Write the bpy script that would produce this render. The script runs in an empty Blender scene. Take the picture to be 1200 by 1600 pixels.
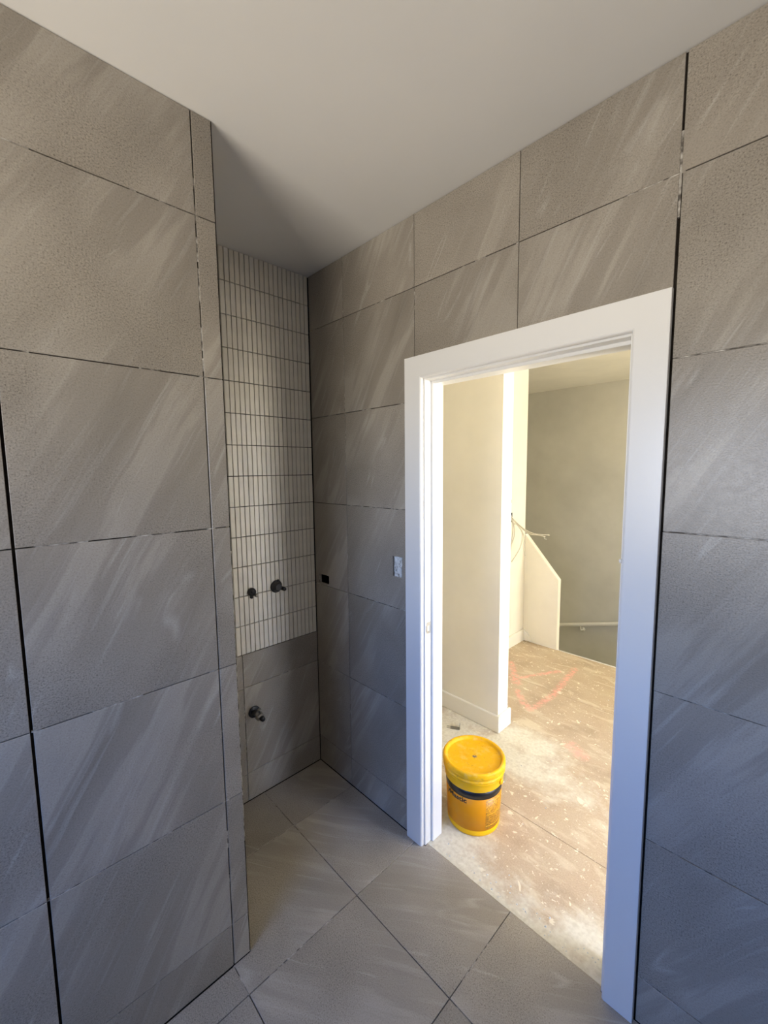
import bpy, bmesh, math, random
from mathutils import Vector, Matrix

random.seed(7)
scene = bpy.context.scene
C = scene.collection

# ---------------------------------------------------------------- camera
F_PX, PITCH, ROLL, YAW, CAM_H = 656.35, -0.100, -0.0106, 0.8052, 1.6766

def cam_ray(r, u):
    c, s = math.cos(ROLL), math.sin(ROLL); r, u = r*c-u*s, r*s+u*c
    c, s = math.cos(PITCH), math.sin(PITCH); f, u = c-u*s, s+u*c
    c, s = math.cos(YAW), math.sin(YAW)
    return Vector((r*c-f*s, r*s+f*c, u))

fwd = cam_ray(0, 0); right = cam_ray(1, 0)-fwd; up = cam_ray(0, 1)-fwd
cd = bpy.data.cameras.new('camera'); cam = bpy.data.objects.new('camera', cd); C.objects.link(cam)
cd.sensor_fit = 'HORIZONTAL'; cd.sensor_width = 36; cd.lens = 36*F_PX/1200; cd.clip_start = 0.02
m = Matrix((right, up, -fwd)).transposed().to_4x4(); m.translation = (0, 0, CAM_H)
cam.matrix_world = m
scene.camera = cam

# ---------------------------------------------------------------- world: blue sky above, sunlit warm ground below the horizon
SKY_COL, SKY_STR = (0.13, 0.36, 1.0), 13.0
GROUND_COL, GROUND_STR = (1.0, 0.90, 0.75), 17.8
w = bpy.data.worlds.new('world'); scene.world = w; w.use_nodes = True
nt = w.node_tree; nt.nodes.clear()
tc = nt.nodes.new('ShaderNodeTexCoord'); sp = nt.nodes.new('ShaderNodeSeparateXYZ')
nt.links.new(tc.outputs['Generated'], sp.inputs[0])
rp = nt.nodes.new('ShaderNodeValToRGB')
rp.color_ramp.elements[0].position = 0.42
rp.color_ramp.elements[0].color = tuple(c*GROUND_STR/22 for c in GROUND_COL)+(1,)
rp.color_ramp.elements[1].position = 0.60
rp.color_ramp.elements[1].color = tuple(c*SKY_STR/22 for c in SKY_COL)+(1,)
e = rp.color_ramp.elements.new(0.495); e.color = (0.50, 0.51, 0.50, 1)
e = rp.color_ramp.elements.new(0.515); e.color = (0.46, 0.60, 0.86, 1)
mp = nt.nodes.new('ShaderNodeMapRange'); mp.inputs[1].default_value = -1; mp.inputs[2].default_value = 1
nt.links.new(sp.outputs[2], mp.inputs[0]); nt.links.new(mp.outputs[0], rp.inputs[0])
bg = nt.nodes.new('ShaderNodeBackground'); bg.inputs[1].default_value = 22
nt.links.new(rp.outputs[0], bg.inputs[0])
out = nt.nodes.new('ShaderNodeOutputWorld'); nt.links.new(bg.outputs[0], out.inputs[0])

# ---------------------------------------------------------------- room layout
H = 2.68                       # ceiling
XL, XB, YD = -1.283, -1.923, 1.315      # left tiled face, mosaic face, door wall face
XR, YR = 0.95, -1.60           # unseen right and rear walls
WX0, WX1, WZ0, WZ1 = -1.00, 0.35, 1.05, 2.10      # bathroom window, in the rear wall behind the camera
HX1 = 1.60                     # hall's lit end, with a large window

def area(name, loc, direction, sx, sy, energy, color, portal=False):
    l = bpy.data.lights.new(name, 'AREA'); l.shape = 'RECTANGLE'; l.size = sx; l.size_y = sy
    l.energy = energy; l.color = color; l.cycles.is_portal = portal
    o = bpy.data.objects.new(name, l); C.objects.link(o); o.location = loc
    o.rotation_euler = Vector(direction).to_track_quat('-Z', 'Y').to_euler()
    return o
area('window_portal', ((WX0+WX1)/2, YR-0.06, (WZ0+WZ1)/2), (0, 1, 0), WX1-WX0, WZ1-WZ0, 1, (1, 1, 1), True)
# daylight through the hall's window
area('hall_window_light', (HX1-0.03, 1.95, 1.30), (-1, 0, 0), 0.85, 1.75, 51, (1.0, 0.93, 0.73))
# added fill light to brighten the stairwell's far wall; no window there
area('stair_fill_light', (HX1-0.03, 4.60, 1.60), (-1, 0, 0), 1.2, 1.2, 74, (1.0, 0.93, 0.74))

scene.view_settings.view_transform = 'Standard'; scene.view_settings.look = 'None'
scene.view_settings.gamma = 1; scene.view_settings.use_curve_mapping = False
scene.view_settings.exposure = 0.0

# ---------------------------------------------------------------- helpers
def N(nt, t, **kw):
    n = nt.nodes.new('ShaderNode'+t)
    for k, v in kw.items(): setattr(n, k, v)
    return n

def new_mat(name, rough=0.6, col=(0.5, 0.5, 0.5), spec=0.5, metal=0):
    m = bpy.data.materials.new(name); m.use_nodes = True
    b = m.node_tree.nodes['Principled BSDF']
    b.inputs['Base Color'].default_value = (*col, 1); b.inputs['Roughness'].default_value = rough
    b.inputs['Specular IOR Level'].default_value = spec; b.inputs['Metallic'].default_value = metal
    return m, m.node_tree, b

def noise(nt, vec, scale, detail=2, rough=0.5, dist=0, w=None):
    n = N(nt, 'TexNoise')
    if w is not None: n.noise_dimensions = '4D'; nt.links.new(w, n.inputs['W'])
    n.inputs['Scale'].default_value = scale; n.inputs['Detail'].default_value = detail
    n.inputs['Roughness'].default_value = rough; n.inputs['Distortion'].default_value = dist
    nt.links.new(vec, n.inputs['Vector']); return n.outputs['Fac']

def ramp(nt, fac, stops):
    r = N(nt, 'ValToRGB'); els = r.color_ramp.elements
    els[0].position, els[0].color = stops[0][0], (*stops[0][1], 1)
    els[1].position, els[1].color = stops[-1][0], (*stops[-1][1], 1)
    for p, c in stops[1:-1]:
        x = els.new(p); x.color = (*c, 1)
    nt.links.new(fac, r.inputs[0]); return r.outputs[0]

def mathn(nt, op, a, b=None, clamp=False):
    n = N(nt, 'Math', operation=op); n.use_clamp = clamp
    for i, v in enumerate((a, b)):
        if v is None: continue
        if isinstance(v, (int, float)): n.inputs[i].default_value = v
        else: nt.links.new(v, n.inputs[i])
    return n.outputs[0]

def mix(nt, fac, a, b, blend='MIX'):
    n = N(nt, 'Mix', data_type='RGBA', blend_type=blend)
    if isinstance(fac, (int, float)): n.inputs[0].default_value = fac
    else: nt.links.new(fac, n.inputs[0])
    for i, v in ((6, a), (7, b)):
        if isinstance(v, tuple): n.inputs[i].default_value = (*v, 1)
        else: nt.links.new(v, n.inputs[i])
    return n.outputs[2]

def bump(nt, b, h, strength=0.2, dist=0.001):
    n = N(nt, 'Bump'); n.inputs['Strength'].default_value = strength; n.inputs['Distance'].default_value = dist
    nt.links.new(h, n.inputs['Height']); nt.links.new(n.outputs[0], b.inputs['Normal'])

def mapped(nt, src, rot=(0, 0, 0), scale=(1, 1, 1), loc=(0, 0, 0), kind='POINT'):
    n = N(nt, 'Mapping', vector_type=kind)
    n.inputs['Rotation'].default_value = rot; n.inputs['Scale'].default_value = scale; n.inputs['Location'].default_value = loc
    nt.links.new(src, n.inputs['Vector']); return n.outputs[0]

# ---------------------------------------------------------------- materials
def mr_(nt, v, a, b):
    n = N(nt, 'MapRange'); n.inputs[1].default_value = a; n.inputs[2].default_value = b
    nt.links.new(v, n.inputs[0]); return n.outputs[0]

def stone(name, ang, gain=1.0, streak=1.0):
    """large-format stone look tile: speckled body, soft diagonal bands, fine pale veins"""
    m, nt, b = new_mat(name, 0.42)
    obj = N(nt, 'TexCoord').outputs['Object']
    info = N(nt, 'ObjectInfo').outputs['Random']
    W = mathn(nt, 'MULTIPLY', info, 37.0)
    # warp, rotate so streaks run along local y', then stretch
    wn = N(nt, 'TexNoise', noise_dimensions='4D'); wn.inputs['Scale'].default_value = 2.2; wn.inputs['Detail'].default_value = 2
    nt.links.new(obj, wn.inputs['Vector']); nt.links.new(W, wn.inputs['W'])
    sub = N(nt, 'VectorMath', operation='SUBTRACT'); nt.links.new(wn.outputs['Color'], sub.inputs[0]); sub.inputs[1].default_value = (.5, .5, .5)
    sc = N(nt, 'VectorMath', operation='SCALE'); nt.links.new(sub.outputs[0], sc.inputs[0]); sc.inputs['Scale'].default_value = 0.055
    add = N(nt, 'VectorMath', operation='ADD'); nt.links.new(obj, add.inputs[0]); nt.links.new(sc.outputs[0], add.inputs[1])
    rotv = mapped(nt, add.outputs[0], rot=(0, 0, -ang))
    st = mapped(nt, rotv, scale=(1.1, 9, 1))
    st2 = mapped(nt, rotv, scale=(2.0, 55, 1))
    band = noise(nt, st, 1.0, 4, 0.55, 0.2, W)
    fineb = noise(nt, st2, 1.0, 5, 0.6, 0.2, W)
    area_m = noise(nt, rotv, 3.0, 1, 0.4, 0, W)
    am = N(nt, 'MapRange'); am.inputs[1].default_value = 0.42; am.inputs[2].default_value = 0.60; nt.links.new(area_m, am.inputs[0])
    bandc = ramp(nt, band, [(0.32, (0.225, 0.203, 0.175)), (0.44, (0.280, 0.253, 0.218)), (0.52, (0.295, 0.268, 0.233)), (0.57, (0.395, 0.366, 0.323)), (0.64, (0.375, 0.346, 0.304)), (0.68, (0.31, 0.283, 0.246))])
    body = ramp(nt, noise(nt, obj, 5.0, 3, 0.5, 0, W), [(0.3, (0.262, 0.236, 0.203)), (0.7, (0.330, 0.300, 0.260))])
    c = mix(nt, mathn(nt, 'MULTIPLY', am.outputs[0], 0.72*streak, True), body, bandc)
    fm = N(nt, 'MapRange'); fm.inputs[1].default_value = 0.54; fm.inputs[2].default_value = 0.70; nt.links.new(fineb, fm.inputs[0])
    c = mix(nt, mathn(nt, 'MULTIPLY', mathn(nt, 'MULTIPLY', fm.outputs[0], am.outputs[0]), 0.6*streak), c, (0.43, 0.41, 0.38))
    # thin pale vein
    v = mathn(nt, 'ABSOLUTE', mathn(nt, 'SUBTRACT', noise(nt, mapped(nt, rotv, scale=(0.9, 5, 1)), 1.0, 2, 0.5, 0.3, W), 0.5))
    vm = N(nt, 'MapRange'); vm.inputs[1].default_value = 0.012; vm.inputs[2].default_value = 0.0; nt.links.new(v, vm.inputs[0])
    c = mix(nt, mathn(nt, 'MULTIPLY', mathn(nt, 'MULTIPLY', vm.outputs[0], 0.55*streak), mr_(nt, noise(nt, rotv, 7.0, 2, 0.5, 0, W), 0.50, 0.62)), c, (0.46, 0.44, 0.41))
    # speckle of the body, fading inside the bands
    spk = noise(nt, obj, 250, 3, 0.75)
    spc = ramp(nt, spk, [(0.34, (0.42, 0.40, 0.38)), (0.46, (0.93, 0.93, 0.93)), (0.56, (1.02, 1.02, 1.02)), (0.66, (1.26, 1.25, 1.22))])
    am2 = mathn(nt, 'SUBTRACT', 1.0, mathn(nt, 'MULTIPLY', am.outputs[0], 0.6))
    c = mix(nt, am2, c, spc, 'MULTIPLY')
    tv = N(nt, 'MapRange'); tv.inputs[3].default_value = 0.92*gain; tv.inputs[4].default_value = 1.08*gain; nt.links.new(info, tv.inputs[0])
    hs = N(nt, 'HueSaturation'); nt.links.new(tv.outputs[0], hs.inputs['Value']); nt.links.new(c, hs.inputs['Color'])
    nt.links.new(hs.outputs[0], b.inputs['Base Color'])
    rr = N(nt, 'MapRange'); rr.inputs[3].default_value = 0.25; rr.inputs[4].default_value = 0.40; nt.links.new(noise(nt, obj, 60, 3), rr.inputs[0])
    nt.links.new(rr.outputs[0], b.inputs['Roughness'])
    hgt = mathn(nt, 'ADD', mathn(nt, 'MULTIPLY', noise(nt, obj, 260, 3, 0.6), 1.0), mathn(nt, 'MULTIPLY', band, 0.8))
    bump(nt, b, hgt, 0.26, 0.0012)
    return m

M = {}
M['stone_wall'] = stone('stone_wall', math.radians(60))
M['stone_floor'] = stone('stone_floor', math.radians(35), 1.22, 0.8)

m, nt, b = new_mat('mosaic', 0.35); M['mosaic'] = m
info = N(nt, 'ObjectInfo').outputs['Random']; obj = N(nt, 'TexCoord').outputs['Object']
c = ramp(nt, info, [(0, (0.72, 0.685, 0.60)), (1, (0.80, 0.765, 0.675))])
c = mix(nt, 0.25, c, ramp(nt, noise(nt, obj, 25, 4), [(0.3, (0.62, 0.59, 0.52)), (0.7, (0.84, 0.80, 0.71))]))
nt.links.new(c, b.inputs['Base Color']); bump(nt, b, noise(nt, obj, 90, 3), 0.15, 0.0008)

m, nt, b = new_mat('adhesive_bed', 0.95, spec=0.1); M['bed'] = m
obj = N(nt, 'TexCoord').outputs['Object']
nt.links.new(ramp(nt, noise(nt, obj, 30, 4), [(0.35, (0.012, 0.009, 0.007)), (0.8, (0.030, 0.025, 0.020))]), b.inputs['Base Color'])

m, nt, b = new_mat('adhesive_smear', 0.9, spec=0.2); M['smear'] = m
obj = N(nt, 'TexCoord').outputs['Object']
nt.links.new(ramp(nt, noise(nt, obj, 45, 4), [(0.40, (0.10, 0.09, 0.08)), (0.55, (0.36, 0.34, 0.31)), (0.7, (0.60, 0.58, 0.54))]), b.inputs['Base Color'])

def paint(name, col, rough=0.55, amp=0.04, bmp=0.05):
    m, nt, b = new_mat(name, rough)
    obj = N(nt, 'TexCoord').outputs['Object']
    lo = tuple(x*(1-amp) for x in col); hi = tuple(min(1, x*(1+amp*0.4)) for x in col)
    nt.links.new(ramp(nt, noise(nt, obj, 1.8, 4, 0.6), [(0.3, lo), (0.65, hi)]), b.inputs['Base Color'])
    bump(nt, b, noise(nt, obj, 180, 2), bmp, 0.0006)
    return m
M['ceiling'] = paint('ceiling_paint', (0.84, 0.83, 0.80), 0.9, 0.02)
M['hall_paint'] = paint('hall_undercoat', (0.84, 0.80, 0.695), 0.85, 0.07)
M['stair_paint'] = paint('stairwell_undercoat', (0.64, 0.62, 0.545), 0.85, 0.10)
M['trim'] = paint('trim_gloss', (0.79, 0.79, 0.785), 0.28, 0.02, 0.02)
M['primer'] = paint('skirting_primer', (0.84, 0.81, 0.73), 0.5, 0.04)
M['plain_tile'] = paint('rear_tile', (0.29, 0.268, 0.243), 0.4, 0.12)
M['metal'] = new_mat('satin_metal', 0.35, (0.62, 0.62, 0.60), metal=1)[0]
M['brass'] = new_mat('dull_chrome', 0.38, (0.36, 0.35, 0.33), metal=1)[0]
M['black_plastic'] = new_mat('black_plastic', 0.4, (0.012, 0.012, 0.015))[0]
M['void'] = new_mat('dark_void', 1.0, (0.004, 0.004, 0.004), 0.0)[0]
M['cable'] = new_mat('cable_sheath', 0.5, (0.60, 0.56, 0.46))[0]
M['alu'] = new_mat('window_frame_metal', 0.4, (0.7, 0.7, 0.7))[0]

m, nt, b = new_mat('rough_plaster', 0.95); M['plaster'] = m
obj = N(nt, 'TexCoord').outputs['Object']
nt.links.new(ramp(nt, noise(nt, obj, 70, 4, 0.6), [(0.30, (0.16, 0.16, 0.16)), (0.45, (0.60, 0.62, 0.62)), (0.7, (0.82, 0.84, 0.84))]), b.inputs['Base Color'])
bump(nt, b, noise(nt, obj, 120, 4), 0.8, 0.003)

# yellow plastics
def yellow(name, col, dirt=0.3, lid=False):
    m, nt, b = new_mat(name, 0.45, col, 0.28)
    obj = N(nt, 'TexCoord').outputs['Object']
    n1 = N(nt, 'MapRange'); n1.inputs[1].default_value = 0.50; n1.inputs[2].default_value = 0.75; nt.links.new(noise(nt, obj, 30, 5, 0.65), n1.inputs[0])
    c = mix(nt, mathn(nt, 'MULTIPLY', n1.outputs[0], dirt), col, (0.80, 0.62, 0.28))
    if lid:
        n2 = N(nt, 'MapRange'); n2.inputs[1].default_value = 0.60; n2.inputs[2].default_value = 0.70; nt.links.new(noise(nt, obj, 55, 4, 0.7), n2.inputs[0])
        c = mix(nt, mathn(nt, 'MULTIPLY', n2.outputs[0], 0.55), c, (0.30, 0.20, 0.06))
        d = N(nt, 'VectorMath', operation='DISTANCE'); nt.links.new(mapped(nt, obj, scale=(1, 1.0, 0)), d.inputs[0]); d.inputs[1].default_value = (0.004, 0.0, 0)
        k = N(nt, 'MapRange'); k.inputs[1].default_value = 0.014; k.inputs[2].default_value = 0.006; nt.links.new(d.outputs['Value'], k.inputs[0])
        c = mix(nt, mathn(nt, 'MULTIPLY', k.outputs[0], mathn(nt, 'GREATER_THAN', noise(nt, obj, 130, 2), 0.42)), c, (0.17, 0.15, 0.12))
    nt.links.new(c, b.inputs['Base Color']); bump(nt, b, noise(nt, obj, 70, 3), 0.12, 0.001)
    return m
M['yellow'] = yellow('yellow_plastic', (0.92, 0.50, 0.004), 0.12)
M['yellow_lid'] = yellow('yellow_lid_plastic', (0.88, 0.46, 0.004), 0.38, True)
M['label'] = yellow('orange_label', (0.74, 0.285, 0.002), 0.04)
M['label_black'] = new_mat('black_print', 0.35, (0.006, 0.006, 0.008))[0]
m, nt, b = new_mat('orange_small_print_panel', 0.4); M['label_panel'] = m
obj = N(nt, 'TexCoord').outputs['Object']
n = noise(nt, mapped(nt, obj, scale=(120, 120, 330)), 1.0, 2)
nt.links.new(ramp(nt, n, [(0.42, (0.33, 0.14, 0.008)), (0.58, (0.74, 0.34, 0.012))]), b.inputs['Base Color'])

# hall floor: chipboard sheets with plaster dust, splats and pink spray paint
m, nt, b = new_mat('dusty_chipboard', 0.85, spec=0.25); M['chipboard'] = m
geo = N(nt, 'NewGeometry').outputs['Position']
flat = mapped(nt, geo, scale=(1, 1, 0))
def mr(v, a, bb, lo=0.0, hi=1.0):
    n = N(nt, 'MapRange'); n.inputs[1].default_value = a; n.inputs[2].default_value = bb
    n.inputs[3].default_value = lo; n.inputs[4].default_value = hi
    nt.links.new(v, n.inputs[0]); return n.outputs[0]
c = ramp(nt, noise(nt, flat, 3.5, 6, 0.65), [(0.30, (0.42, 0.325, 0.245)), (0.48, (0.55, 0.43, 0.335)), (0.60, (0.58, 0.475, 0.375)), (0.75, (0.66, 0.57, 0.46))])
c = mix(nt, 0.30, c, ramp(nt, noise(nt, flat, 160, 3, 0.7), [(0.35, (0.34, 0.26, 0.19)), (0.65, (0.66, 0.55, 0.43))]))
# smeared pale trowel patches
sm = noise(nt, mapped(nt, flat, rot=(0, 0, 0.6), scale=(5, 13, 1)), 1.0, 5, 0.6, 0.6)
c = mix(nt, mathn(nt, 'MULTIPLY', mr(sm, 0.53, 0.64), 0.55), c, (0.74, 0.66, 0.54))
# splats
for s, th in ((30, 0.655), (62, 0.66), (14, 0.665)):
    c = mix(nt, mathn(nt, 'MULTIPLY', mr(noise(nt, flat, s, 3, 0.55, 0.5), th, th+0.03), 0.85), c, (0.86, 0.79, 0.68))
# dark specks
c = mix(nt, mathn(nt, 'MULTIPLY', mr(noise(nt, flat, 95, 2, 0.6), 0.27, 0.22), 0.6), c, (0.20, 0.17, 0.13))
# dust along the threshold and around the stub wall
sxyz = N(nt, 'SeparateXYZ'); nt.links.new(geo, sxyz.inputs[0])
wob = noise(nt, flat, 9, 5, 0.65)
def blob(cx, cy, rx, ry, soft=0.5, amt=1.0):
    q = mapped(nt, flat, loc=(-cx/rx, -cy/ry, 0), scale=(1/rx, 1/ry, 0))
    l = N(nt, 'VectorMath', operation='LENGTH'); nt.links.new(q, l.inputs[0])
    d = mathn(nt, 'ADD', l.outputs['Value'], mathn(nt, 'MULTIPLY', mathn(nt, 'SUBTRACT', wob, 0.5), 2.2))
    return mathn(nt, 'MULTIPLY', mr(d, 1.0+soft*0.4, 1.0-soft), amt)
dust = mr(mathn(nt, 'ADD', sxyz.outputs[1], mathn(nt, 'MULTIPLY', mathn(nt, 'SUBTRACT', wob, 0.5), 0.35)), 1.46, 1.37)
for args in ((-0.42, 1.42, 0.20, 0.13), (-1.08, 1.45, 0.18, 0.14), (-1.30, 2.12, 0.62, 0.16), (-1.15, 2.30, 0.26, 0.14), (-1.55, 2.1, 0.3, 0.25)):
    dust = mathn(nt, 'MAXIMUM', dust, blob(*args))
c = mix(nt, mathn(nt, 'MULTIPLY', dust, 0.80), c, ramp(nt, noise(nt, flat, 60, 4), [(0.3, (0.66, 0.63, 0.56)), (0.6, (0.80, 0.78, 0.72))]))
# pink spray strokes
def seg(a, bb, wd):
    ax, ay = a; bx, by = bb
    dx, dy = bx-ax, by-ay; L = math.hypot(dx, dy)
    q = mapped(nt, mapped(nt, flat, loc=(-ax, -ay, 0)), rot=(0, 0, -math.atan2(dy, dx)))
    s = N(nt, 'SeparateXYZ'); nt.links.new(q, s.inputs[0])
    cl = N(nt, 'Clamp'); cl.inputs['Max'].default_value = L; nt.links.new(s.outputs[0], cl.inputs[0])
    du = mathn(nt, 'SUBTRACT', s.outputs[0], cl.outputs[0])
    d = mathn(nt, 'SQRT', mathn(nt, 'ADD', mathn(nt, 'MULTIPLY', du, du), mathn(nt, 'MULTIPLY', s.outputs[1], s.outputs[1])))
    return mr(d, wd, wd*0.3)
pink = None
strokes = [((-1.77, 3.22), (-1.63, 3.02), .035), ((-1.63, 3.02), (-1.56, 2.93), .05), ((-1.60, 2.98), (-1.50, 3.18), .025), ((-1.50, 3.18), (-1.41, 3.34), .03),
           ((-1.50, 2.82), (-1.37, 2.69), .035), ((-1.37, 2.69), (-1.31, 2.66), .04), ((-1.30, 2.70), (-1.28, 2.94), .035), ((-1.28, 2.94), (-1.33, 3.48), .035),
           ((-0.95, 2.47), (-0.87, 2.42), .055)]
for s in strokes:
    v = seg(*s); pink = v if pink is None else mathn(nt, 'MAXIMUM', pink, v)
pn = mr(noise(nt, flat, 34, 5, 0.75), 0.40, 0.60)
c = mix(nt, mathn(nt, 'MULTIPLY', mathn(nt, 'MULTIPLY', pink, pn), 0.85), c, (0.90, 0.42, 0.38))
c = mix(nt, 1.0, c, (0.95, 0.94, 0.86), 'MULTIPLY')
nt.links.new(c, b.inputs['Base Color']); bump(nt, b, noise(nt, flat, 90, 5, 0.7), 0.4, 0.002)

# ---------------------------------------------------------------- mesh helpers
def link(name, me, mat, parent=None):
    o = bpy.data.objects.new(name, me); C.objects.link(o)
    if mat is not None and not me.materials: me.materials.append(mat)
    if parent: o.parent = parent
    return o

def finish(bm, name):
    me = bpy.data.meshes.new(name); bmesh.ops.recalc_face_normals(bm, faces=bm.faces)
    bm.to_mesh(me); bm.free(); return me

def add_box(bm, x0, x1, y0, y1, z0, z1):
    v = [bm.verts.new(p) for p in ((x0,y0,z0),(x1,y0,z0),(x1,y1,z0),(x0,y1,z0),(x0,y0,z1),(x1,y0,z1),(x1,y1,z1),(x0,y1,z1))]
    for f in ((0,3,2,1),(4,5,6,7),(0,1,5,4),(1,2,6,5),(2,3,7,6),(3,0,4,7)): bm.faces.new([v[i] for i in f])
    return v

def boxes(name, mat, bs, parent=None, bevel=0, kind=None):
    bm = bmesh.new()
    for q in bs: add_box(bm, *q)
    if bevel: bmesh.ops.bevel(bm, geom=bm.edges[:], offset=bevel, segments=2, affect='EDGES')
    o = link(name, finish(bm, name), mat, parent)
    if kind: o['kind'] = kind
    return o

def struct(name, mat, bs, bevel=0):
    o = boxes(name, mat, bs, None, bevel); o['kind'] = 'structure'; return o

def prism(name, mat, outline, axis, a, bb, parent=None, bevel=0):
    """extrude a 2D outline; axis 'y': outline is (x,z); 'x': (y,z); 'z': (x,y)"""
    def P(u, v, t): return {'y': (u, t, v), 'x': (t, u, v), 'z': (u, v, t)}[axis]
    bm = bmesh.new()
    A = [bm.verts.new(P(u, v, a)) for u, v in outline]; B = [bm.verts.new(P(u, v, bb)) for u, v in outline]
    bm.faces.new(A); bm.faces.new(B[::-1]); n = len(A)
    for i in range(n): bm.faces.new((A[i], B[i], B[(i+1) % n], A[(i+1) % n]))
    if bevel: bmesh.ops.bevel(bm, geom=bm.edges[:], offset=bevel, segments=2, affect='EDGES')
    return link(name, finish(bm, name), mat, parent)

def lathe(name, mat, prof, seg=48, parent=None, smooth=True, a0=0, a1=2*math.pi):
    bm = bmesh.new(); full = abs(a1-a0-2*math.pi) < 1e-6
    n = seg if full else seg+1; rings = []
    for r, z in prof:
        if r < 1e-6: rings.append([bm.verts.new((0, 0, z))]); continue
        rings.append([bm.verts.new((r*math.cos(a0+(a1-a0)*i/seg), r*math.sin(a0+(a1-a0)*i/seg), z)) for i in range(n)])
    for p, q in zip(rings, rings[1:]):
        for i in range(seg):
            j = (i+1) % n
            if len(p) == 1: bm.faces.new((p[0], q[i], q[j]))
            elif len(q) == 1: bm.faces.new((p[i], p[j], q[0]))
            else: bm.faces.new((p[i], p[j], q[j], q[i]))
    me = finish(bm, name)
    if smooth:
        for f in me.polygons: f.use_smooth = True
    return link(name, me, mat, parent)

def tube(name, mat, pts, r, parent=None, seg=8, closed_caps=True):
    pts = [Vector(p) for p in pts]; bm = bmesh.new(); rings = []
    for i, p in enumerate(pts):
        t = (pts[min(i+1, len(pts)-1)]-pts[max(i-1, 0)]).normalized()
        a = t.cross(Vector((0, 0, 1)))
        if a.length < 1e-3: a = t.cross(Vector((0, 1, 0)))
        a.normalize(); c = t.cross(a)
        rings.append([bm.verts.new(p+(a*math.cos(2*math.pi*k/seg)+c*math.sin(2*math.pi*k/seg))*r) for k in range(seg)])
    for p, q in zip(rings, rings[1:]):
        for i in range(seg): bm.faces.new((p[i], p[(i+1) % seg], q[(i+1) % seg], q[i]))
    bm.faces.new(rings[0][::-1]); bm.faces.new(rings[-1])
    me = finish(bm, name)
    for f in me.polygons: f.use_smooth = len(f.vertices) == 4
    return link(name, me, mat, parent)

def smooth_path(pts, n=6):
    pts = [Vector(p) for p in pts]; res = []
    for i in range(len(pts)-1):
        p0, p1, p2, p3 = pts[max(i-1, 0)], pts[i], pts[i+1], pts[min(i+2, len(pts)-1)]
        for k in range(n):
            t = k/n
            res.append(0.5*((2*p1)+(p2-p0)*t+(2*p0-5*p1+4*p2-p3)*t*t+(3*p1-p0-3*p2+p3)*t*t*t))
    res.append(pts[-1]); return res

def empty(name, loc, label, cat, group=None, rz=0):
    o = bpy.data.objects.new(name, None); C.objects.link(o); o.location = loc; o.rotation_euler.z = rz
    o.empty_display_size = 0.1; o['label'] = label; o['category'] = cat
    if group: o['group'] = group
    return o

# ---------------------------------------------------------------- tiles
TH = 0.009
tile_cache = {}
def tile_mesh(w, h, mat, ch=0.0009, holes=None):
    """front face at local z=0, body behind it; chamfered arris"""
    key = (round(w, 4), round(h, 4), mat, bool(holes))
    if key in tile_cache and not holes: return tile_cache[key]
    bm = bmesh.new(); a, b_ = w/2, h/2
    def ring(ax, ay, z): return [bm.verts.new(p) for p in ((-ax,-ay,z),(ax,-ay,z),(ax,ay,z),(-ax,ay,z))]
    R0, R1, R2 = ring(a-ch, b_-ch, 0), ring(a, b_, -ch), ring(a, b_, -TH)
    for p, q in ((R0, R1), (R1, R2)):
        for i in range(4): bm.faces.new((p[i], q[i], q[(i+1) % 4], p[(i+1) % 4]))
    if not holes:
        bm.faces.new(R0)
    else:
        pts = holes
        G = [bm.verts.new((x, y, 0)) for x, y in pts]; G2 = [bm.verts.new((x, y, -TH)) for x, y in pts]
        n = len(G)
        edges = [bm.edges.get((R0[i], R0[(i+1) % 4])) or bm.edges.new((R0[i], R0[(i+1) % 4])) for i in range(4)]
        edges += [bm.edges.new((G[i], G[(i+1) % n])) for i in range(n)]
        bmesh.ops.triangle_fill(bm, edges=edges, use_beauty=True)
        for i in range(n): bm.faces.new((G[i], G2[i], G2[(i+1) % n], G[(i+1) % n]))
    if holes: bmesh.ops.recalc_face_normals(bm, faces=bm.faces)
    me = bpy.data.meshes.new('tile'); bm.to_mesh(me); bm.free(); me.materials.append(mat)
    if not holes: tile_cache[key] = me
    return me

def frame(face):
    """local X = rightwards, Y = up, Z = out of the face"""
    return {'x+': Matrix(((0, 0, 1), (1, 0, 0), (0, 1, 0))),      # faces +x : right is +y
            'y-': Matrix(((1, 0, 0), (0, 0, -1), (0, 1, 0))),      # faces -y : right is +x
            'y+': Matrix(((-1, 0, 0), (0, 0, 1), (0, 1, 0))),
            'z+': Matrix(((1, 0, 0), (0, 1, 0), (0, 0, 1)))}[face]

def place_tile(name, parent, face, plane, u0, u1, v0, v1, mat, gap=0.0025, lip=0.0006, holes=None, gl=None, gr=None):
    gl = gap/2 if gl is None else gl; gr = gap/2 if gr is None else gr
    u0, u1, v0, v1 = u0+gl, u1-gr, v0+gap/2, v1-gap/2
    cu, cv = (u0+u1)/2, (v0+v1)/2
    if holes: holes = [(x-cu, y-cv) for x, y in holes]
    me = tile_mesh(u1-u0, v1-v0, mat, holes=holes)
    o = bpy.data.objects.new(name, me); C.objects.link(o); o.parent = parent
    out_ = random.uniform(-lip, lip); R = frame(face).to_4x4()
    sgn = {'x+': (plane+out_, cu, cv), 'y-': (cu, plane-out_, cv), 'y+': (cu, plane+out_, cv), 'z+': (cu, cv, plane+out_)}[face]
    tilt = Matrix.Rotation(random.uniform(-1, 1)*lip*2.0, 4, 'X') @ Matrix.Rotation(random.uniform(-1, 1)*lip*2.0, 4, 'Y')
    mw = R @ tilt; mw.translation = sgn; o.matrix_local = mw
    return o

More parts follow.
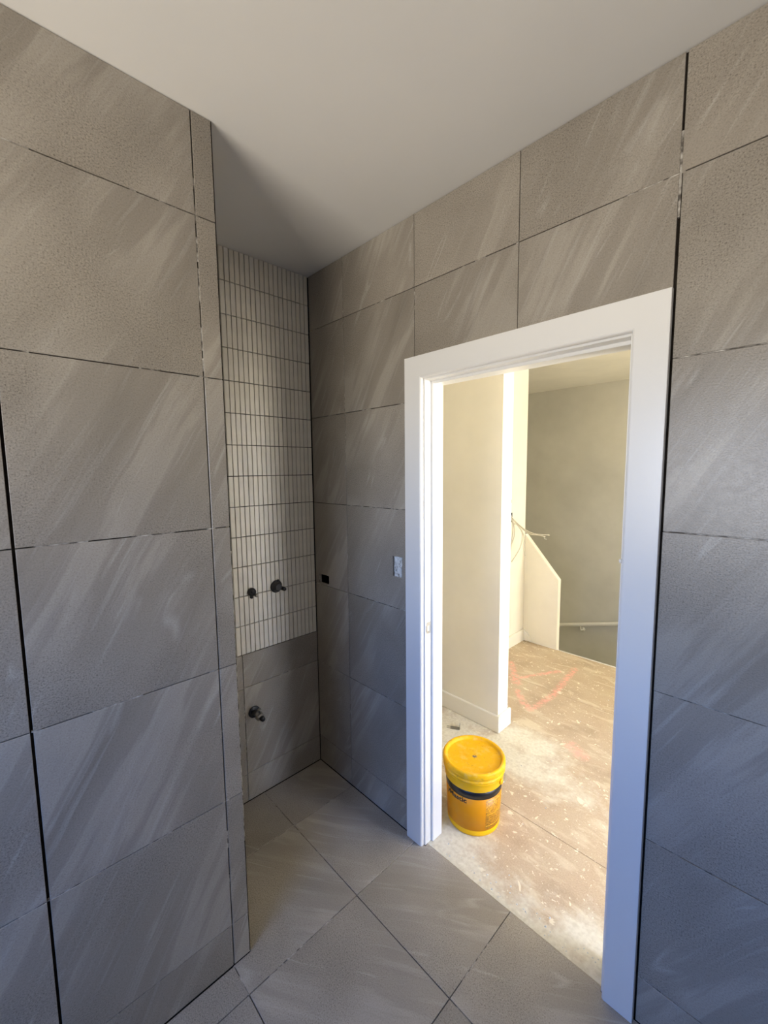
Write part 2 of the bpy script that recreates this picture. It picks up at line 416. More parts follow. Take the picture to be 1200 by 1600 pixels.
def smears(name, parent, face, plane, lines, prob=0.25, full=()):
    """short irregular strips in the joints: squeezed-up adhesive, plus lit edges on the door wall"""
    bm = bmesh.new(); R = frame(face)
    def strip(a, bb, wdt):
        (au, av), (bu, bv) = a, bb
        L = math.hypot(bu-au, bv-av); n = Vector((-(bv-av), bu-au))/L*wdt/2
        z1, z0 = -0.0012+random.uniform(-0.0006, 0.0007), -TH
        ps = []
        for z in (z0, z1):
            for (x, y) in ((au-n.x, av-n.y), (bu-n.x, bv-n.y), (bu+n.x, bv+n.y), (au+n.x, av+n.y)):
                v = R @ Vector((x, y, z))
                v = v + {'x+': Vector((plane, 0, 0)), 'y-': Vector((0, plane, 0)), 'y+': Vector((0, plane, 0)), 'z+': Vector((0, 0, plane))}[face]
                ps.append(bm.verts.new(v))
        for f in ((0,3,2,1),(4,5,6,7),(0,1,5,4),(1,2,6,5),(2,3,7,6),(3,0,4,7)): bm.faces.new([ps[i] for i in f])
    for (a, bb, wdt, pr) in lines:
        L = math.hypot(bb[0]-a[0], bb[1]-a[1]); t = 0
        while t < L:
            s = random.uniform(0.01, 0.07)
            if random.random() < pr:
                f0, f1 = t/L, min(1, (t+s)/L)
                strip((a[0]+(bb[0]-a[0])*f0, a[1]+(bb[1]-a[1])*f0), (a[0]+(bb[0]-a[0])*f1, a[1]+(bb[1]-a[1])*f1), wdt)
            t += s
    o = link(name, finish(bm, name), M['smear'], parent); o['kind'] = 'stuff'
    return o

ROWS = [0.001, 0.1535, 0.6035, 1.0545, 1.5035, 1.9545, 2.403, H-0.001]

# ---------------------------------------------------------------- bathroom shell
ceiling = struct('ceiling', M['ceiling'], [(XB-0.15, XR+0.12, YR-0.12, YD+0.13, H, H+0.12)])
wall_left = struct('wall_left', M['bed'], [(XB-0.15, XL-TH, YR, 0.5505, 0.0, H)])
wall_back = struct('wall_back', M['bed'], [(XB-0.13, XB-TH, 0.5505, YD+TH, 0.0, H)])
# door wall bed, around the opening (the socket cut-out goes through it)
OX0, OX1, OZ = -1.145, -0.365, 2.053
sk = (-1.879, -1.799, 1.065, 1.112)   # socket cut-out
sw = (-1.315, -1.257, 1.199, 1.292)   # switch cut-out
wall_right = struct('wall_right', M['bed'], [
    (XB-0.13, sk[0], YD+TH, YD+0.06, 0, H), (sk[0], sk[1], YD+TH, YD+0.06, 0, sk[2]), (sk[0], sk[1], YD+TH, YD+0.06, sk[3], H),
    (sk[1], sw[0], YD+TH, YD+0.06, 0, H), (sw[0], sw[1], YD+TH, YD+0.06, 0, sw[2]), (sw[0], sw[1], YD+TH, YD+0.06, sw[3], H),
    (sw[1], OX0, YD+TH, YD+0.06, 0, H), (OX0, OX1, YD+TH, YD+0.06, OZ, H), (OX1, XR+0.12, YD+TH, YD+0.06, 0, H)])
wall_side = struct('wall_side', M['plain_tile'], [(XR, XR+0.12, YR, YD+TH, 0, H)])
wall_rear = struct('wall_rear', M['plain_tile'], [(XL-TH, WX0, YR-0.12, YR, 0, H), (WX1, XR, YR-0.12, YR, 0, H),
                                                 (WX0, WX1, YR-0.12, YR, 0, WZ0), (WX0, WX1, YR-0.12, YR, WZ1, H)])
win = boxes('window_1', M['alu'], [(WX0, WX1, YR-0.09, YR-0.05, WZ0, WZ0+0.04), (WX0, WX1, YR-0.09, YR-0.05, WZ1-0.04, WZ1),
                                   (WX0, WX0+0.04, YR-0.09, YR-0.05, WZ0+0.04, WZ1-0.04), (WX1-0.04, WX1, YR-0.09, YR-0.05, WZ0+0.04, WZ1-0.04)])
win['kind'] = 'structure'
floor = struct('floor', M['bed'], [(XB-0.13, XR+0.12, YR-0.12, 1.331, -0.12, -TH)])

# --- tiles on the left wall
V2, V1, YE = 0.0458, 0.5021, 0.5588
ys = [YR+0.001, -1.319, -0.866, -0.410, V2, V1, YE]
for i in range(len(ys)-1):
    for j in range(len(ROWS)-1):
        gl = 0.0032 if abs(ys[i]-V2) < 1e-3 else 0.0018 if abs(ys[i]-V1) < 1e-3 else 0.0015
        gr = 0.0032 if abs(ys[i+1]-V2) < 1e-3 else 0.0018 if abs(ys[i+1]-V1) < 1e-3 else 0.0005
        place_tile('wall_tile', wall_left, 'x+', XL, ys[i], ys[i+1], ROWS[j], ROWS[j+1], M['stone_wall'], 0.0028, 0.0005, gl=gl, gr=gr)
# tiles wrapped on the return of the nib
xs = [XB+0.002, -1.735, XL-0.013]
for j in range(len(ROWS)-1):
    for a, c_ in ((-xs[2], -xs[1]), (-xs[1], -xs[0])):
        o = place_tile('wall_tile', wall_left, 'y+', YE+0.0008, a, c_, ROWS[j], ROWS[j+1], M['stone_wall'])
        o.location.x = -(a+c_)/2
for a_, b2_, mm in ((0.004, 0.42, 'bed'), (0.425, 1.42, 'smear'), (1.425, H-0.001, 'bed')):
    boxes('corner_trim', M[mm], [(XL-0.0085, XL-0.0022, YE+0.0006, YE+0.0026, a_, b2_)], wall_left)
L = []
for z in ROWS[1:-1]:
    L.append(((-0.41, z), (V2, z), .0026, 0.10)); L.append(((V2, z), (V1, z), .0026, 0.22)); L.append(((V1-0.012, z), (V1+0.012, z), .0028, 1))
L += [((V1, 1.97), (V1, 2.36), .0036, 0.45), ((V1, 2.38), (V1, 2.43), .0036, 1), ((V1, 0.3), (V1, 1.9), .0034, 0.05), ((V1, 2.43), (V1, 2.60), .0034, 0.1),
      ((-0.41, 0.6035), (V2, 0.6035), .0028, 0.8), ((V2, 0.6035), (0.17, 0.6035), .0028, 0.9), ((V2, 1.5035), (0.13, 1.5035), .0028, 0.6), ((0.2, 0.1535), (V1, 0.1535), .0028, 0.35)]
smears('joint_adhesive', wall_left, 'x+', XL, L)

# --- mosaic fingers above, stone below, on the alcove wall
Z0M, PM, CW = 0.7744, 0.14659, 0.0247
for r in range(13):
    for k in range(19):
        y1 = 1.3112-CW*k; y0 = y1-CW
        place_tile('mosaic_tile', wall_back, 'x+', XB, y0, y1, Z0M+PM*r, Z0M+PM*(r+1), M['mosaic'], 0.0034, 0.0003)
bm = bmesh.new()       # the columns hidden behind the nib
for r in range(13):
    for k in range(19, 30):
        y1 = 1.3112-CW*k; y0 = max(y1-CW, YE+0.002)
        add_box(bm, XB-TH, XB, y0+0.0012, y1-0.0012, Z0M+PM*r+0.0012, Z0M+PM*(r+1)-0.0012)
o = link('mosaic_tile_run', finish(bm, 'mosaic_tile_run'), M['mosaic'], wall_back); o['kind'] = 'stuff'
lowrows = [0.001, 0.1495, 0.603, Z0M-0.0005]
for j in range(3):
    place_tile('wall_tile', wall_back, 'x+', XB, YE+0.002, 0.870, lowrows[j]-(0.004 if j else 0), lowrows[j+1]-0.004*(j < 2), M['stone_wall'], 0.0024)
    place_tile('wall_tile', wall_back, 'x+', XB, 0.870, 1.3135, lowrows[j], lowrows[j+1], M['stone_wall'], 0.0024)
smears('joint_adhesive', wall_back, 'x+', XB, [((0.87, .603), (1.3, .603), .0024, .3), ((0.87, .42), (0.87, .52), .0024, 1), ((0.87, .26), (.87, .34), .0024, .9)])

# --- tiles on the door wall
U = [XB+0.0005, -1.6374, -1.1805, -0.7268, -0.2915, 0.163, 0.618, XR-0.001]
XO0, XO1, ZO = -1.2196, -0.2924, 2.1261      # outer edges of the architrave
def wobbly(r, n=5, amp=0.0015, corner=0.0):
    x0, x1, z0, z1 = r; pts = []
    cs = [(x0, z0), (x1, z0), (x1, z1), (x0, z1)]
    for i in range(4):
        a, bb = cs[i], cs[(i+1) % 4]
        for k in range(n):
            t = k/n; pts.append((a[0]+(bb[0]-a[0])*t+random.uniform(-amp, amp), a[1]+(bb[1]-a[1])*t+random.uniform(-amp, amp)))
    return pts
for i in range(len(U)-1):
    for j in range(len(ROWS)-1):
        u0, u1, v0, v1 = U[i], U[i+1], ROWS[j], ROWS[j+1]
        gl = gr = 0.0012
        if i == 3: gr = 0.0030
        if i == 4: gl = 0.0035
        if i in (2, 3):                      # above the door only
            if v1 <= ZO: continue
            v0 = max(v0, ZO-0.02)
        if i == 1 and v0 < ZO: 
            if v1 <= ZO+0.3 and v1 < 2.2: u1 = XO0+0.02; gr = 0
        holes = None
        if i == 0 and j == 3: holes = wobbly(sk, 4, 0.0012)
        if i == 1 and j == 3:
            holes = wobbly(sw, 6, 0.0013)
        if i == 4: gl = 0.0045 if v0 < ZO else 0.0025
        o = place_tile('wall_tile', wall_right, 'y-', YD, u0, u1, v0, v1, M['stone_wall'], 0.0026, 0.0005, holes=holes, gl=gl, gr=gr)
        # the row of tiles beside the top of the door stands a little proud
        if i == 4 and j == 4: o.location.y += 0.0012
        if i == 4 and j in (3,): o.location.y -= 0.0010
# the piece of the second column's row 6 left of the architrave corner keeps the full width above it
L = []
for z in ROWS[1:-1]:
    L.append(((U[0], z), (U[1], z), .0024, .15))
    L.append(((U[1], z), (XO0 if z < ZO else U[2], z), .0024, .45))
    if z > ZO: L.append(((U[2], z), (U[3], z), .0024, .25)); L.append(((U[3], z), (U[4]-0.16, z), .0024, .1)); L.append(((U[4]-0.14, z), (U[4]+.01, z), .0026, .9))
    L.append(((U[4]+0.006, z), (U[5], z), .0026, {ROWS[5]: .95, ROWS[4]: .8, ROWS[3]: .75}.get(z, .2)))  # dense pale strips right of the door stand in for light-catching tile edges
L += [((U[4], 2.34), (U[4], 2.50), .0055, .85), ((U[4], 2.43), (U[4], 2.55), .0055, .6), ((U[4], 2.30), (U[4], 2.40), .005, .9),
      ((U[1], 1.7), (U[1], 2.5), .0024, .35), ((U[1], .3), (U[1], 1.6), .0024, .2), ((U[2], 2.2), (U[2], 2.5), .0024, .1)]
smears('joint_adhesive', wall_right, 'y-', YD, L)

# socket and switch cut-outs
bm = bmesh.new()
x0, x1, z0, z1 = sk
add_box(bm, x0, x1, YD+0.055, YD+0.0595, z0, z1)
for q in ((x0-0.0005, x0+0.0025, YD+0.010, YD+0.055, z0, z1), (x1-0.0025, x1+0.0005, YD+0.010, YD+0.055, z0, z1),
          (x0, x1, YD+0.010, YD+0.055, z0-0.0005, z0+0.002), (x0, x1, YD+0.010, YD+0.055, z1-0.002, z1+0.0005)): add_box(bm, *q)
o = link('socket_cutout', finish(bm, 'socket_cutout'), M['void'], wall_right); o['label'] = 'dark empty rectangular cut-out for a socket'
# chipped pale edge left of the socket hole
prism('tile_chip', M['smear'], [(x0-0.007, z0-0.002), (x0, z0-0.003), (x0+0.0005, z1+0.001), (x0-0.005, z1-0.002), (x0-0.008, z1-0.018)], 'y', YD-0.0013, YD-0.0002, wall_right)
# plaster face seen in the switch hole
bm = bmesh.new(); nx, nz = 10, 16; x0, x1, z0, z1 = sw; g = []
rs = random.Random(3)
for i in range(nx+1):
    col = []
    for k in range(nz+1):
        u, v = i/nx, k/nz
        d = 0.004+rs.uniform(0, 0.0022)
        if i <= 0: d = 0.016
        if u > 0.82 and v < 0.45: d = 0.022
        if 0.25 < u < 0.4 and 0.26 < v < 0.36: d = 0.02
        if i >= nx-1 and v > 0.85: d = 0.012
        col.append(bm.verts.new((x0+(x1-x0)*u, YD+d, z0+(z1-z0)*v)))
    g.append(col)
for i in range(nx):
    for k in range(nz): bm.faces.new((g[i][k], g[i+1][k], g[i+1][k+1], g[i][k+1]))
o = link('switch_cutout', finish(bm, 'switch_cutout'), M['plaster'], wall_right); o['label'] = 'rough pale plaster showing in a switch cut-out'

# --- floor tiles
FX = [XB+0.001, -1.6325, -1.171, -0.7145, -0.258, 0.197, 0.652, XR-0.003]
FY = [YR+0.003, -1.316, -0.861, -0.407, 0.047, 0.5005, 0.9535, 1.3142]
for i in range(len(FX)-1):
    for j in range(len(FY)-1):
        u0, u1, v0, v1 = FX[i], FX[i+1], FY[j], FY[j+1]
        if u1 <= XL+0.1 and v0 < 0.49: continue
        if i == 0 and j == 5: v0 = 0.5625
        if i == 1 and j < 5: u0 = XL+0.001
        if i == 1 and j == 5:     # notched around the nib: an L of two faces in one tile
            o = prism('floor_tile', M['stone_floor'], [(-1.631, 0.5625), (XL+0.001, 0.5625), (XL+0.001, 0.502), (-1.1725, 0.502), (-1.1725, 0.952), (-1.631, 0.952)], 'z', -TH, 0.0, floor)
            continue
        if j == 6 and i in (2, 3):
            lo, hi = (max(u0, -1.1235), min(u1, -0.3865))
            pts = [(u0+.0015, v0+.0015), (u1-.0015, v0+.0015), (u1-.0015, 1.330 if hi >= u1 else 1.3135)]
            if hi < u1: pts += [(hi, 1.3135), (hi, 1.330)]
            if lo > u0: pts += [(lo, 1.330), (lo, 1.3135), (u0+.0015, 1.3135)]
            else: pts += [(u0+.0015, 1.330)]
            prism('floor_tile', M['stone_floor'], pts, 'z', -TH, 0.0, floor); continue
        place_tile('floor_tile', floor, 'z+', 0.0, u0, u1, v0, v1, M['stone_floor'], 0.0032, 0.0004)
L = [((XB, FY[6]), (FX[1], FY[6]), .003, .75), ((FX[1], FY[6]), (FX[2], FY[6]), .003, .15), ((FX[2], FY[6]), (FX[3], FY[6]), .003, .12), ((FX[3], FY[6]), (FX[4], FY[6]), .003, .1),
     ((FX[1], .57), (FX[1], .93), .003, .85), ((FX[1], .97), (FX[1], 1.25), .003, .45), ((FX[2], .5), (FX[2], .93), .003, .35), ((FX[2], .97), (FX[2], 1.12), .003, .8),
     ((FX[3], 1.02), (FX[3], 1.18), .003, 1.0), ((XL, FY[5]), (FX[2], FY[5]), .003, .6)]
smears('joint_adhesive', floor, 'z+', 0.0, L)

# ---------------------------------------------------------------- door frame
door = bpy.data.objects.new('door_1', None); C.objects.link(door); door.location = (-0.755, 1.38, 0); door['kind'] = 'structure'
def under(o):
    o.parent = door; o.matrix_parent_inverse = Matrix.Translation(door.location).inverted(); return o
IX0, IX1, IZ = -1.1317, -0.3800, 2.0400
prof = [(0, 0), (0, .0095), (.0012, .0135), (.0038, .0165), (.0075, .018), (.0868, .018), (.088, .0168), (.088, 0)]
def architrave(yface, sgn):
    def build(pathfn, n0, n1):
        bm = bmesh.new(); A = []; B = []
        for wd, dp in prof:
            A.append(bm.verts.new(pathfn(n0, wd, dp))); B.append(bm.verts.new(pathfn(n1, wd, dp)))
        bm.faces.new(A); bm.faces.new(B[::-1]); n = len(A)
        for i in range(n): bm.faces.new((A[i], B[i], B[(i+1) % n], A[(i+1) % n]))
        return under(link('architrave', finish(bm, 'architrave'), M['trim']))
    y = lambda dp: yface-sgn*dp
    build(lambda e, wd, dp: (IX0-wd, y(dp), 0.001 if e == 0 else IZ+wd), 0, 1)
    build(lambda e, wd, dp: (IX1+wd, y(dp), 0.001 if e == 0 else IZ+wd), 0, 1)
    build(lambda e, wd, dp: ((IX0-wd) if e == 0 else (IX1+wd), y(dp), IZ+wd), 0, 1)
architrave(YD-0.0008, 1)
architrave(1.4205, -1)
JX0, JX1, JZ = -1.1253, -0.3862, 2.0335
def djb(name, q, bev=0.0012, mat='trim'): return under(boxes(name, M[mat], [q], None, bev))
djb('jamb', (JX0-.019, JX0, YD+.001, 1.420, 0.0, JZ+.019)); djb('jamb', (JX1, JX1+.019, YD+.001, 1.420, 0.0, JZ+.019)); djb('jamb_head', (JX0, JX1, YD+.001, 1.420, JZ, JZ+.019))
djb('door_stop', (JX0, JX0+.011, 1.356, 1.420, 0.0, JZ)); djb('door_stop', (JX1-.011, JX1, 1.356, 1.420, 0.0, JZ)); djb('door_stop_head', (JX0+.011, JX1-.011, 1.356, 1.420, JZ-.011, JZ))
# strike plate with its latch hole, on the left jamb
bm = bmesh.new()
add_box(bm, JX0, JX0+.0016, 1.326, 1.350, 0.978, 0.989); add_box(bm, JX0, JX0+.0016, 1.326, 1.350, 1.013, 1.028)
add_box(bm, JX0, JX0+.0016, 1.326, 1.331, 0.989, 1.013); add_box(bm, JX0, JX0+.0016, 1.346, 1.350, 0.989, 1.013)
add_box(bm, JX0-.0005, JX0+.003, 1.322, 1.3265, 0.988, 1.014)
sp_ = under(link('strike_plate', finish(bm, 'strike_plate'), M['metal'])); sp_['label'] = 'silver strike plate'
hole = boxes('latch_hole', M['void'], [(JX0-.0005, JX0+.0004, 1.331, 1.346, 0.989, 1.013)]); hole.parent = sp_; hole.matrix_parent_inverse = Matrix.Translation(door.location).inverted()
# small pale blob of filler on the right jamb's edge
o = lathe('filler_blob', M['primer'], [(0, .007), (.0035, .005), (.0042, 0), (.003, -.005), (0, -.0065)], 10); o.location = (-0.3835, 1.303, 1.41); under(o)

# ---------------------------------------------------------------- hall beyond the door
HZ = -0.0015
fh = struct('floor_hall', M['primer'], [(-3.7, HX1+0.12, 1.331, 3.79, -0.2, HZ-0.019)])
def sheet(x0, x1, y0, y1): boxes('chipboard_sheet', M['chipboard'], [(x0, x1, y0, y1, HZ-0.0188, HZ)], fh, 0.0008)
sheet(-3.70, -1.95, 1.4215, 2.274); sheet(-1.9478, -0.2, 1.3322, 1.775); sheet(-0.1985, HX1, 1.4215, 1.775)
sheet(-1.9478, HX1, 1.7768, 2.9965); sheet(-1.9478, HX1, 2.998, 3.7385)
boxes('edge_strip', M['primer'], [(-1.935, HX1, 3.7388, 3.745, -0.05, 0.004)], fh, 0.001)

ch = struct('ceiling_hall', M['hall_paint'], [(-3.82, HX1+0.12, 1.375, 5.60, H, H+0.12)])
wn = struct('wall_hall_near', M['hall_paint'], [(-3.82, OX0, YD+0.062, 1.4195, 0, H), (OX0, OX1, YD+0.062, 1.4195, OZ, H), (OX1, HX1+.12, YD+0.062, 1.4195, 0, H)])
ws = struct('wall_hall_stub', M['hall_paint'], [(-3.7, -1.337, 2.275, 2.393, HZ-.018, H)])
wl = struct('wall_hall_left', M['hall_paint'], [(-2.06, -1.940, 2.393, 3.74, HZ-.018, H)])
wb = struct('hall_light_blocker', M['hall_paint'], [(0.30, HX1, 2.50, 2.62, HZ-.018, H)])  # unseen block added to keep the hall light off the stair wall
we = struct('wall_hall_end', M['hall_paint'], [(-3.82, -3.70, 1.4195, 5.45, -2.8, H)])
# window opening in the lit end of the hall
wr = struct('wall_hall_window', M['hall_paint'], [(HX1, HX1+.12, 1.4195, 1.50, -2.8, H), (HX1, HX1+.12, 2.40, 5.45, -2.8, H), (HX1, HX1+.12, 1.50, 2.40, -2.8, 0.30), (HX1, HX1+.12, 1.50, 2.40, 2.22, H)])
w2 = boxes('window_2', M['alu'], [(HX1+.05, HX1+.09, 1.50, 2.40, .30, .35), (HX1+.05, HX1+.09, 1.50, 2.40, 2.17, 2.22), (HX1+.05, HX1+.09, 1.50, 1.55, .35, 2.17), (HX1+.05, HX1+.09, 2.35, 2.40, .35, 2.17)])
w2['kind'] = 'structure'
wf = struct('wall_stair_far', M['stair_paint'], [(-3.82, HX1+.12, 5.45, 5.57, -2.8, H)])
st = prism('wall_stair', M['hall_paint'], [(-1.9395, HZ-.018), (-1.605, HZ-.018), (-1.605, 0.655), (-1.9395, 1.050)], 'y', 3.7405, 3.795, None, 0.0015); st['kind'] = 'structure'
# underside of the landing edge and the flight going down behind it
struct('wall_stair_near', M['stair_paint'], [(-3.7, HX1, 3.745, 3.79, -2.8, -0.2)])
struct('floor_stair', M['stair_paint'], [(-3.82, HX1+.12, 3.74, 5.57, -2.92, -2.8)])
flight = bpy.data.objects.new('stairs', None); C.objects.link(flight); flight.location = (0, 4.6, -2.8); flight['kind'] = 'structure'
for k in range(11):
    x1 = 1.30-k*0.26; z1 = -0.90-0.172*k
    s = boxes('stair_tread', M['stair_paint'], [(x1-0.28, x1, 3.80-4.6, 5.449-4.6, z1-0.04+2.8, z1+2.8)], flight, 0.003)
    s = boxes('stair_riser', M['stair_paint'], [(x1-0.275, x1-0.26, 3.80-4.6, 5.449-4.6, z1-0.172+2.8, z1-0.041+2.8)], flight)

# skirtings
def skirt(name, outline_dir, q):
    o = boxes(name, M['primer'], [q], None, 0.003); o['kind'] = 'structure'; return o
skirt('baseboard_stub', None, (-3.69, -1.3195, 2.257, 2.2748, HZ+.0005, .110))
skirt('baseboard_stub_end', None, (-1.3368, -1.3195, 2.2752, 2.410, HZ+.0005, .110))
skirt('baseboard_hall_left', None, (-1.9398, -1.922, 2.411, 3.7385, HZ+.0005, .110))
o = prism('baseboard_stair', M['primer'], [(-1.9215, .005), (-1.845, .005), (-1.855, .035), (-1.885, .085), (-1.9215, .105)], 'y', 3.722, 3.7384, None, 0.0012); o['kind'] = 'structure'

# ---------------------------------------------------------------- handrail in the stairwell
rail = empty('handrail', (-2.0, 5.36, -0.345), 'grey round handrail on the far stairwell wall', 'handrail')
def rel(o, e): o.parent = e; o.location = Vector(o.location)-e.location; return o
slope = (-0.174+0.368)/(2.304-1.624)
p = lambda x: (x+2.0, 0.0, (x+2.0)*slope+0.044)
tube('rail', M['primer'], [p(-3.5), p(-2.4), p(-2.0), p(-1.2), p(0.2)], 0.024, rail, 14)
for bx in (-3.1, -2.0, -0.9):
    px, py, pz = p(bx)
    br = tube('bracket', M['primer'], smooth_path([(px, 0.088, pz-0.085), (px, 0.05, pz-0.085), (px, 0.012, pz-0.070), (px, 0.0, pz-0.02)], 4), 0.009, rail, 8)
    fl = lathe('bracket_flange', M['primer'], [(0, .008), (.022, .006), (.026, 0), (0, 0)], 16, br); fl.rotation_euler.x = math.pi/2; fl.location = (px, 0.088, pz-0.085)

# ---------------------------------------------------------------- pipe ends on the alcove wall
def disc(prof, name, mat, parent, loc, seg=24, smooth=True, tilt=(0, 0)):
    o = lathe(name, mat, prof, seg, parent, smooth); o.rotation_euler = (tilt[0], math.pi/2+tilt[1], 0); o.location = loc; return o
G = 'capped pipe ends on the mosaic wall'
t1 = empty('pipe_plug', (XB+.0008, 0.930, 1.083), 'smaller round black pipe plug with a grey nub, left one on the pale mosaic wall', 'pipe fitting', G)
disc([(0, .020), (.014, .020), (.0185, .017), (.0205, .010), (.0205, 0), (0, 0)], 'cap', M['black_plastic'], t1, (0, 0, 0))
disc([(0, .034), (.006, .034), (.008, .031), (.008, .0205), (0, .0205)], 'nub', M['brass'], t1, (0, .013, -.016), 10)
disc([(0, .026), (.007, .025), (.009, .0205), (0, .0205)], 'screw', M['black_plastic'], t1, (0, -.002, .004), 10)
disc([(0, .012), (.006, .012), (.008, .008), (.008, .0), (0, .0)], 'tail', M['black_plastic'], t1, (0.0, -.001, -.026), 8)
t2 = empty('pipe_plug', (XB+.0008, 1.068, 1.083), 'larger black pipe plug with a hexagonal head, right one on the pale mosaic wall', 'pipe fitting', G)
disc([(0, .004), (.030, .004), (.033, .002), (.033, 0), (0, 0)], 'collar', M['black_plastic'], t2, (0, 0, 0))
disc([(0, .038), (.018, .038), (.0235, .033), (.026, .020), (.027, .004), (0, .004)], 'cap', M['black_plastic'], t2, (0, -.006, 0.002), 6, False)
disc([(0, .040), (.008, .040), (.010, .034), (.010, .004), (0, .004)], 'spigot', M['black_plastic'], t2, (0, .028, -.014), 12)
disc([(0, .012), (.005, .012), (.006, .006), (0, .004)], 'lug', M['black_plastic'], t2, (0, .008, .031), 6, False)
t3 = empty('stop_valve', (XB+.0008, 0.918, 0.462), 'grey pipe valve sticking out of the dark stone tile below the mosaic', 'pipe fitting')
disc([(0, .006), (.026, .006), (.030, .003), (.030, 0), (0, 0)], 'collar', M['black_plastic'], t3, (0, 0, 0))
disc([(0, .045), (.013, .045), (.014, .040), (.014, .006), (0, .006)], 'pipe', M['brass'], t3, (0, 0, 0), 16)
disc([(0, .078), (.014, .078), (.0205, .074), (.0205, .046), (.015, .0452), (0, .0452)], 'valve_body', M['brass'], t3, (0, .0, 0.0), 6, False)
disc([(0, .098), (.010, .098), (.012, .094), (.012, .0785), (0, .0785)], 'outlet', M['black_plastic'], t3, (0, 0, 0), 12)
kn = lathe('spindle', M['brass'], [(0, 0), (.005, 0), (.005, .012), (.010, .013), (.010, .020), (0, .021)], 12, t3); kn.location = (.060, 0, .0185)

# ---------------------------------------------------------------- loose cables on the hall wall
cab = empty('electric_cables', (-1.9395, 3.46, 1.22), 'bunch of loose pale cables hanging from the cream hall wall', 'cable')
hole = boxes('cable_hole', M['void'], [(0, .0012, -.03, .03, -.03, .055)], cab)
runs = [[(0, 0, .03), (.05, 0, -.03), (.11, .01, -.12), (.10, .0, -.25), (.03, -.02, -.39)],
        [(0, 0, .02), (.06, .01, -.04), (.12, .02, -.14), (.13, .01, -.26), (.15, .0, -.32)],
        [(0, .01, .02), (.07, .01, -.04), (.15, .03, -.10), (.24, .03, -.12), (.35, .03, -.115)],
        [(0, .01, .01), (.07, .02, -.05), (.16, .03, -.12), (.25, .02, -.125), (.32, .02, -.13)],
        [(0, -.01, .02), (.03, -.01, -.04), (.03, -.02, -.18), (.01, -.02, -.34)],
        [(0, -.01, .01), (.04, -.01, -.05), (.05, -.02, -.15), (.02, -.02, -.24)],
        [(0, 0, .05), (.012, 0, .01), (.03, 0, -.03), (.05, .0, -.05)]]
for r in runs: tube('cable', M['cable'], smooth_path(r, 6), 0.0045, cab, 6)
tube('copper_end', M['metal'], [(.31, .02, -.13), (.315, .018, -.15), (.335, .012, -.152)], 0.004, cab, 6)
up_ = boxes('switch_hole', M['void'], [(-1.9398, -1.9388, 3.455, 3.475, 1.365, 1.395)], wl)

# ---------------------------------------------------------------- bucket
BX, BY = -1.0700, 1.6085
A0 = math.atan2(-BY, -BX)          # azimuth, seen from the bucket, of the open doorway's viewer side
bk = empty('bucket', (BX, BY, HZ), 'round yellow plastic pail with closed lid on the dusty hall floor', 'bucket')
R0 = lambda z: 0.1215+(0.1330-0.1215)*z/0.26
lathe('body', M['yellow'], [(0, .004), (.108, .004), (.112, 0), (.117, 0), (R0(0)-.001, .003), (R0(.01)+.001, .010), (R0(.026)+.001, .026), (R0(.03), .029), (R0(.2), .2), (R0(.228), .228),
      (.1355, .229), (.137, .233), (.137, .262), (.1395, .264), (.1395, .270), (.1365, .272), (.1365, .29), (.130, .295), (.02, .296), (0, .296)], 72, bk)
lathe('lid', M['yellow_lid'], [(.1370, .2735), (.1435, .2735), (.1452, .277), (.1452, .283), (.1425, .2855), (.1425, .2905), (.1458, .294), (.1470, .300), (.1470, .309),
      (.1460, .3165), (.1425, .3215), (.1375, .3225), (.1325, .3215), (.1290, .3180), (.1268, .3120), (.1255, .3090), (.1225, .3082), (.06, .3090), (0, .3095)], 72, bk)
zl0, zl1 = .030, .190
def shell(name, mat, z0, z1, a, bb, off, seg=48):
    return lathe(name, mat, [(R0(z0)+off-.0006, z0), (R0(z0)+off, z0+.0002), (R0(z1)+off, z1-.0002), (R0(z1)+off-.0006, z1)], seg, bk, True, A0+math.radians(a), A0+math.radians(bb))
lab = shell('label', M['label'], zl0, zl1, -150, 150, .0008)
band = shell('label_band', M['label_black'], zl1, .2275, -160, 160, .0011, 64)
shell('label_panel', M['label_panel'], zl0+.008, zl1-.006, 26, 88, .0012, 24)
for zz in (.172, .108, .052):
    shell('label_rule', M['yellow'], zz-.0010, zz+.0010, 27, 86, .0016, 24)
# the printed word, wrapped round the pail
def wrap_text(txt, size, az_mid_deg, z, mat, name, off=0.0016, squeeze=1.0):
    cu = bpy.data.curves.new('t', 'FONT'); cu.body = txt; cu.size = size; cu.align_x = 'CENTER'; cu.offset = size*0.032; cu.resolution_u = 3
    ob = bpy.data.objects.new('t', cu); C.objects.link(ob)
    bpy.context.view_layer.update()
    me = bpy.data.meshes.new_from_object(ob.evaluated_get(bpy.context.evaluated_depsgraph_get()))
    bpy.data.objects.remove(ob); bpy.data.curves.remove(cu)
    bm = bmesh.new(); bm.from_mesh(me)
    bmesh.ops.triangulate(bm, faces=bm.faces)
    bmesh.ops.subdivide_edges(bm, edges=[e for e in bm.edges if e.calc_length() > size*0.25], cuts=2)
    r = R0(z)+off
    for v in bm.verts:
        zz = z+v.co.y; a = A0+math.radians(az_mid_deg)+v.co.x*squeeze/r; rr = R0(zz)+off
        v.co = (rr*math.cos(a), rr*math.sin(a), zz)
    bm.to_mesh(me); bm.free(); me.materials.clear(); me.materials.append(mat)
    o = bpy.data.objects.new(name, me); C.objects.link(o); o.parent = bk; return o
wrap_text('yMastic', 0.032, -38, .165, M['label_black'], 'label_lettering', squeeze=1.18)
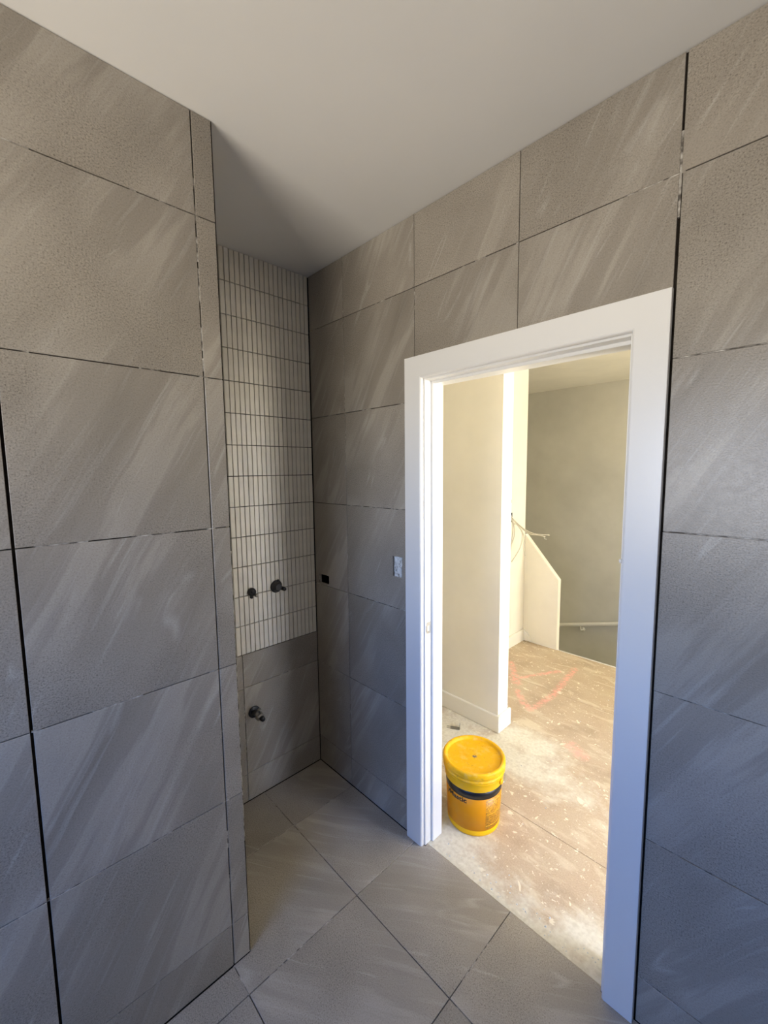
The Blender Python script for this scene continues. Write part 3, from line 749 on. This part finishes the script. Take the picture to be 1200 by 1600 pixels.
# ears and wire bail hanging down behind
ear = A0+math.radians(62)
for a in (ear, ear+math.pi):
    e_ = lathe('ear', M['yellow'], [(0, .010), (.008, .010), (.011, .007), (.012, 0), (0, 0)], 16, bk)
    e_.rotation_euler = (0, math.pi/2, a); e_.location = (.1365*math.cos(a), .1365*math.sin(a), .248)
pts = []
for i in range(29):
    t = math.pi*i/28; rr = .150
    u = math.cos(t)*rr; s_ = math.sin(t)*rr
    pts.append((math.cos(ear)*u-math.sin(ear)*s_*0.97, math.sin(ear)*u+math.cos(ear)*s_*0.97, .250-math.sin(t)*.055))
tube('bail', M['metal'], pts, .0021, bk, 6)

# ---------------------------------------------------------------- scraps on the hall floor
np_ = empty('metal_clip', (-1.55, 2.112, HZ), 'small bent metal plate with prongs lying on the dusty floor behind the bucket', 'metal scrap', rz=0.5)
bm = bmesh.new(); add_box(bm, -.030, .030, -.016, .016, .0005, .0020); add_box(bm, .0285, .030, -.016, .016, .002, .020)
link('plate', finish(bm, 'plate'), M['brass'], np_)
for k in range(4):
    boxes('prong', M['brass'], [(.029, .0305, -.015+.009*k, -.011+.009*k, .0205, .034)], np_)
for k in range(2):
    boxes('prong', M['brass'], [(-.055, -.0305, -.012+.018*k, -.008+.018*k, .001, .003)], np_)
rs = random.Random(11); bm = bmesh.new()
for k in range(150):
    x, y = rs.uniform(-1.85, 0.2), rs.uniform(1.36, 3.6)
    if k % 3 == 0: x, y = rs.uniform(-1.1, -0.42), 1.345+abs(rs.gauss(0, .05))
    elif k % 3 == 1: x, y = rs.gauss(-1.35, .25), rs.gauss(2.12, .07)
    if (x+1.07)**2+(y-1.6085)**2 < .135**2 or (y > 2.23 and x < -1.30) or x < -1.9 or (y < 1.46 and (x < -1.10 or x > -0.41)): continue
    s = rs.uniform(.0015, .0048); v = [bm.verts.new((x+s*rs.uniform(.6, 1.2)*math.cos(a), y+s*rs.uniform(.6, 1.2)*math.sin(a), HZ)) for a in (0, 1.3, 2.5, 3.8, 5.1)]
    t = bm.verts.new((x, y, HZ+s*rs.uniform(.4, .9))); bm.faces.new(v[::-1])
    for i in range(5): bm.faces.new((v[i], v[(i+1) % 5], t))
o = link('plaster_crumbs', finish(bm, 'plaster_crumbs'), M['plaster']); o['kind'] = 'stuff'
o['label'] = 'tiny pale plaster crumbs scattered over the dusty hall floor'; o['category'] = 'rubble'
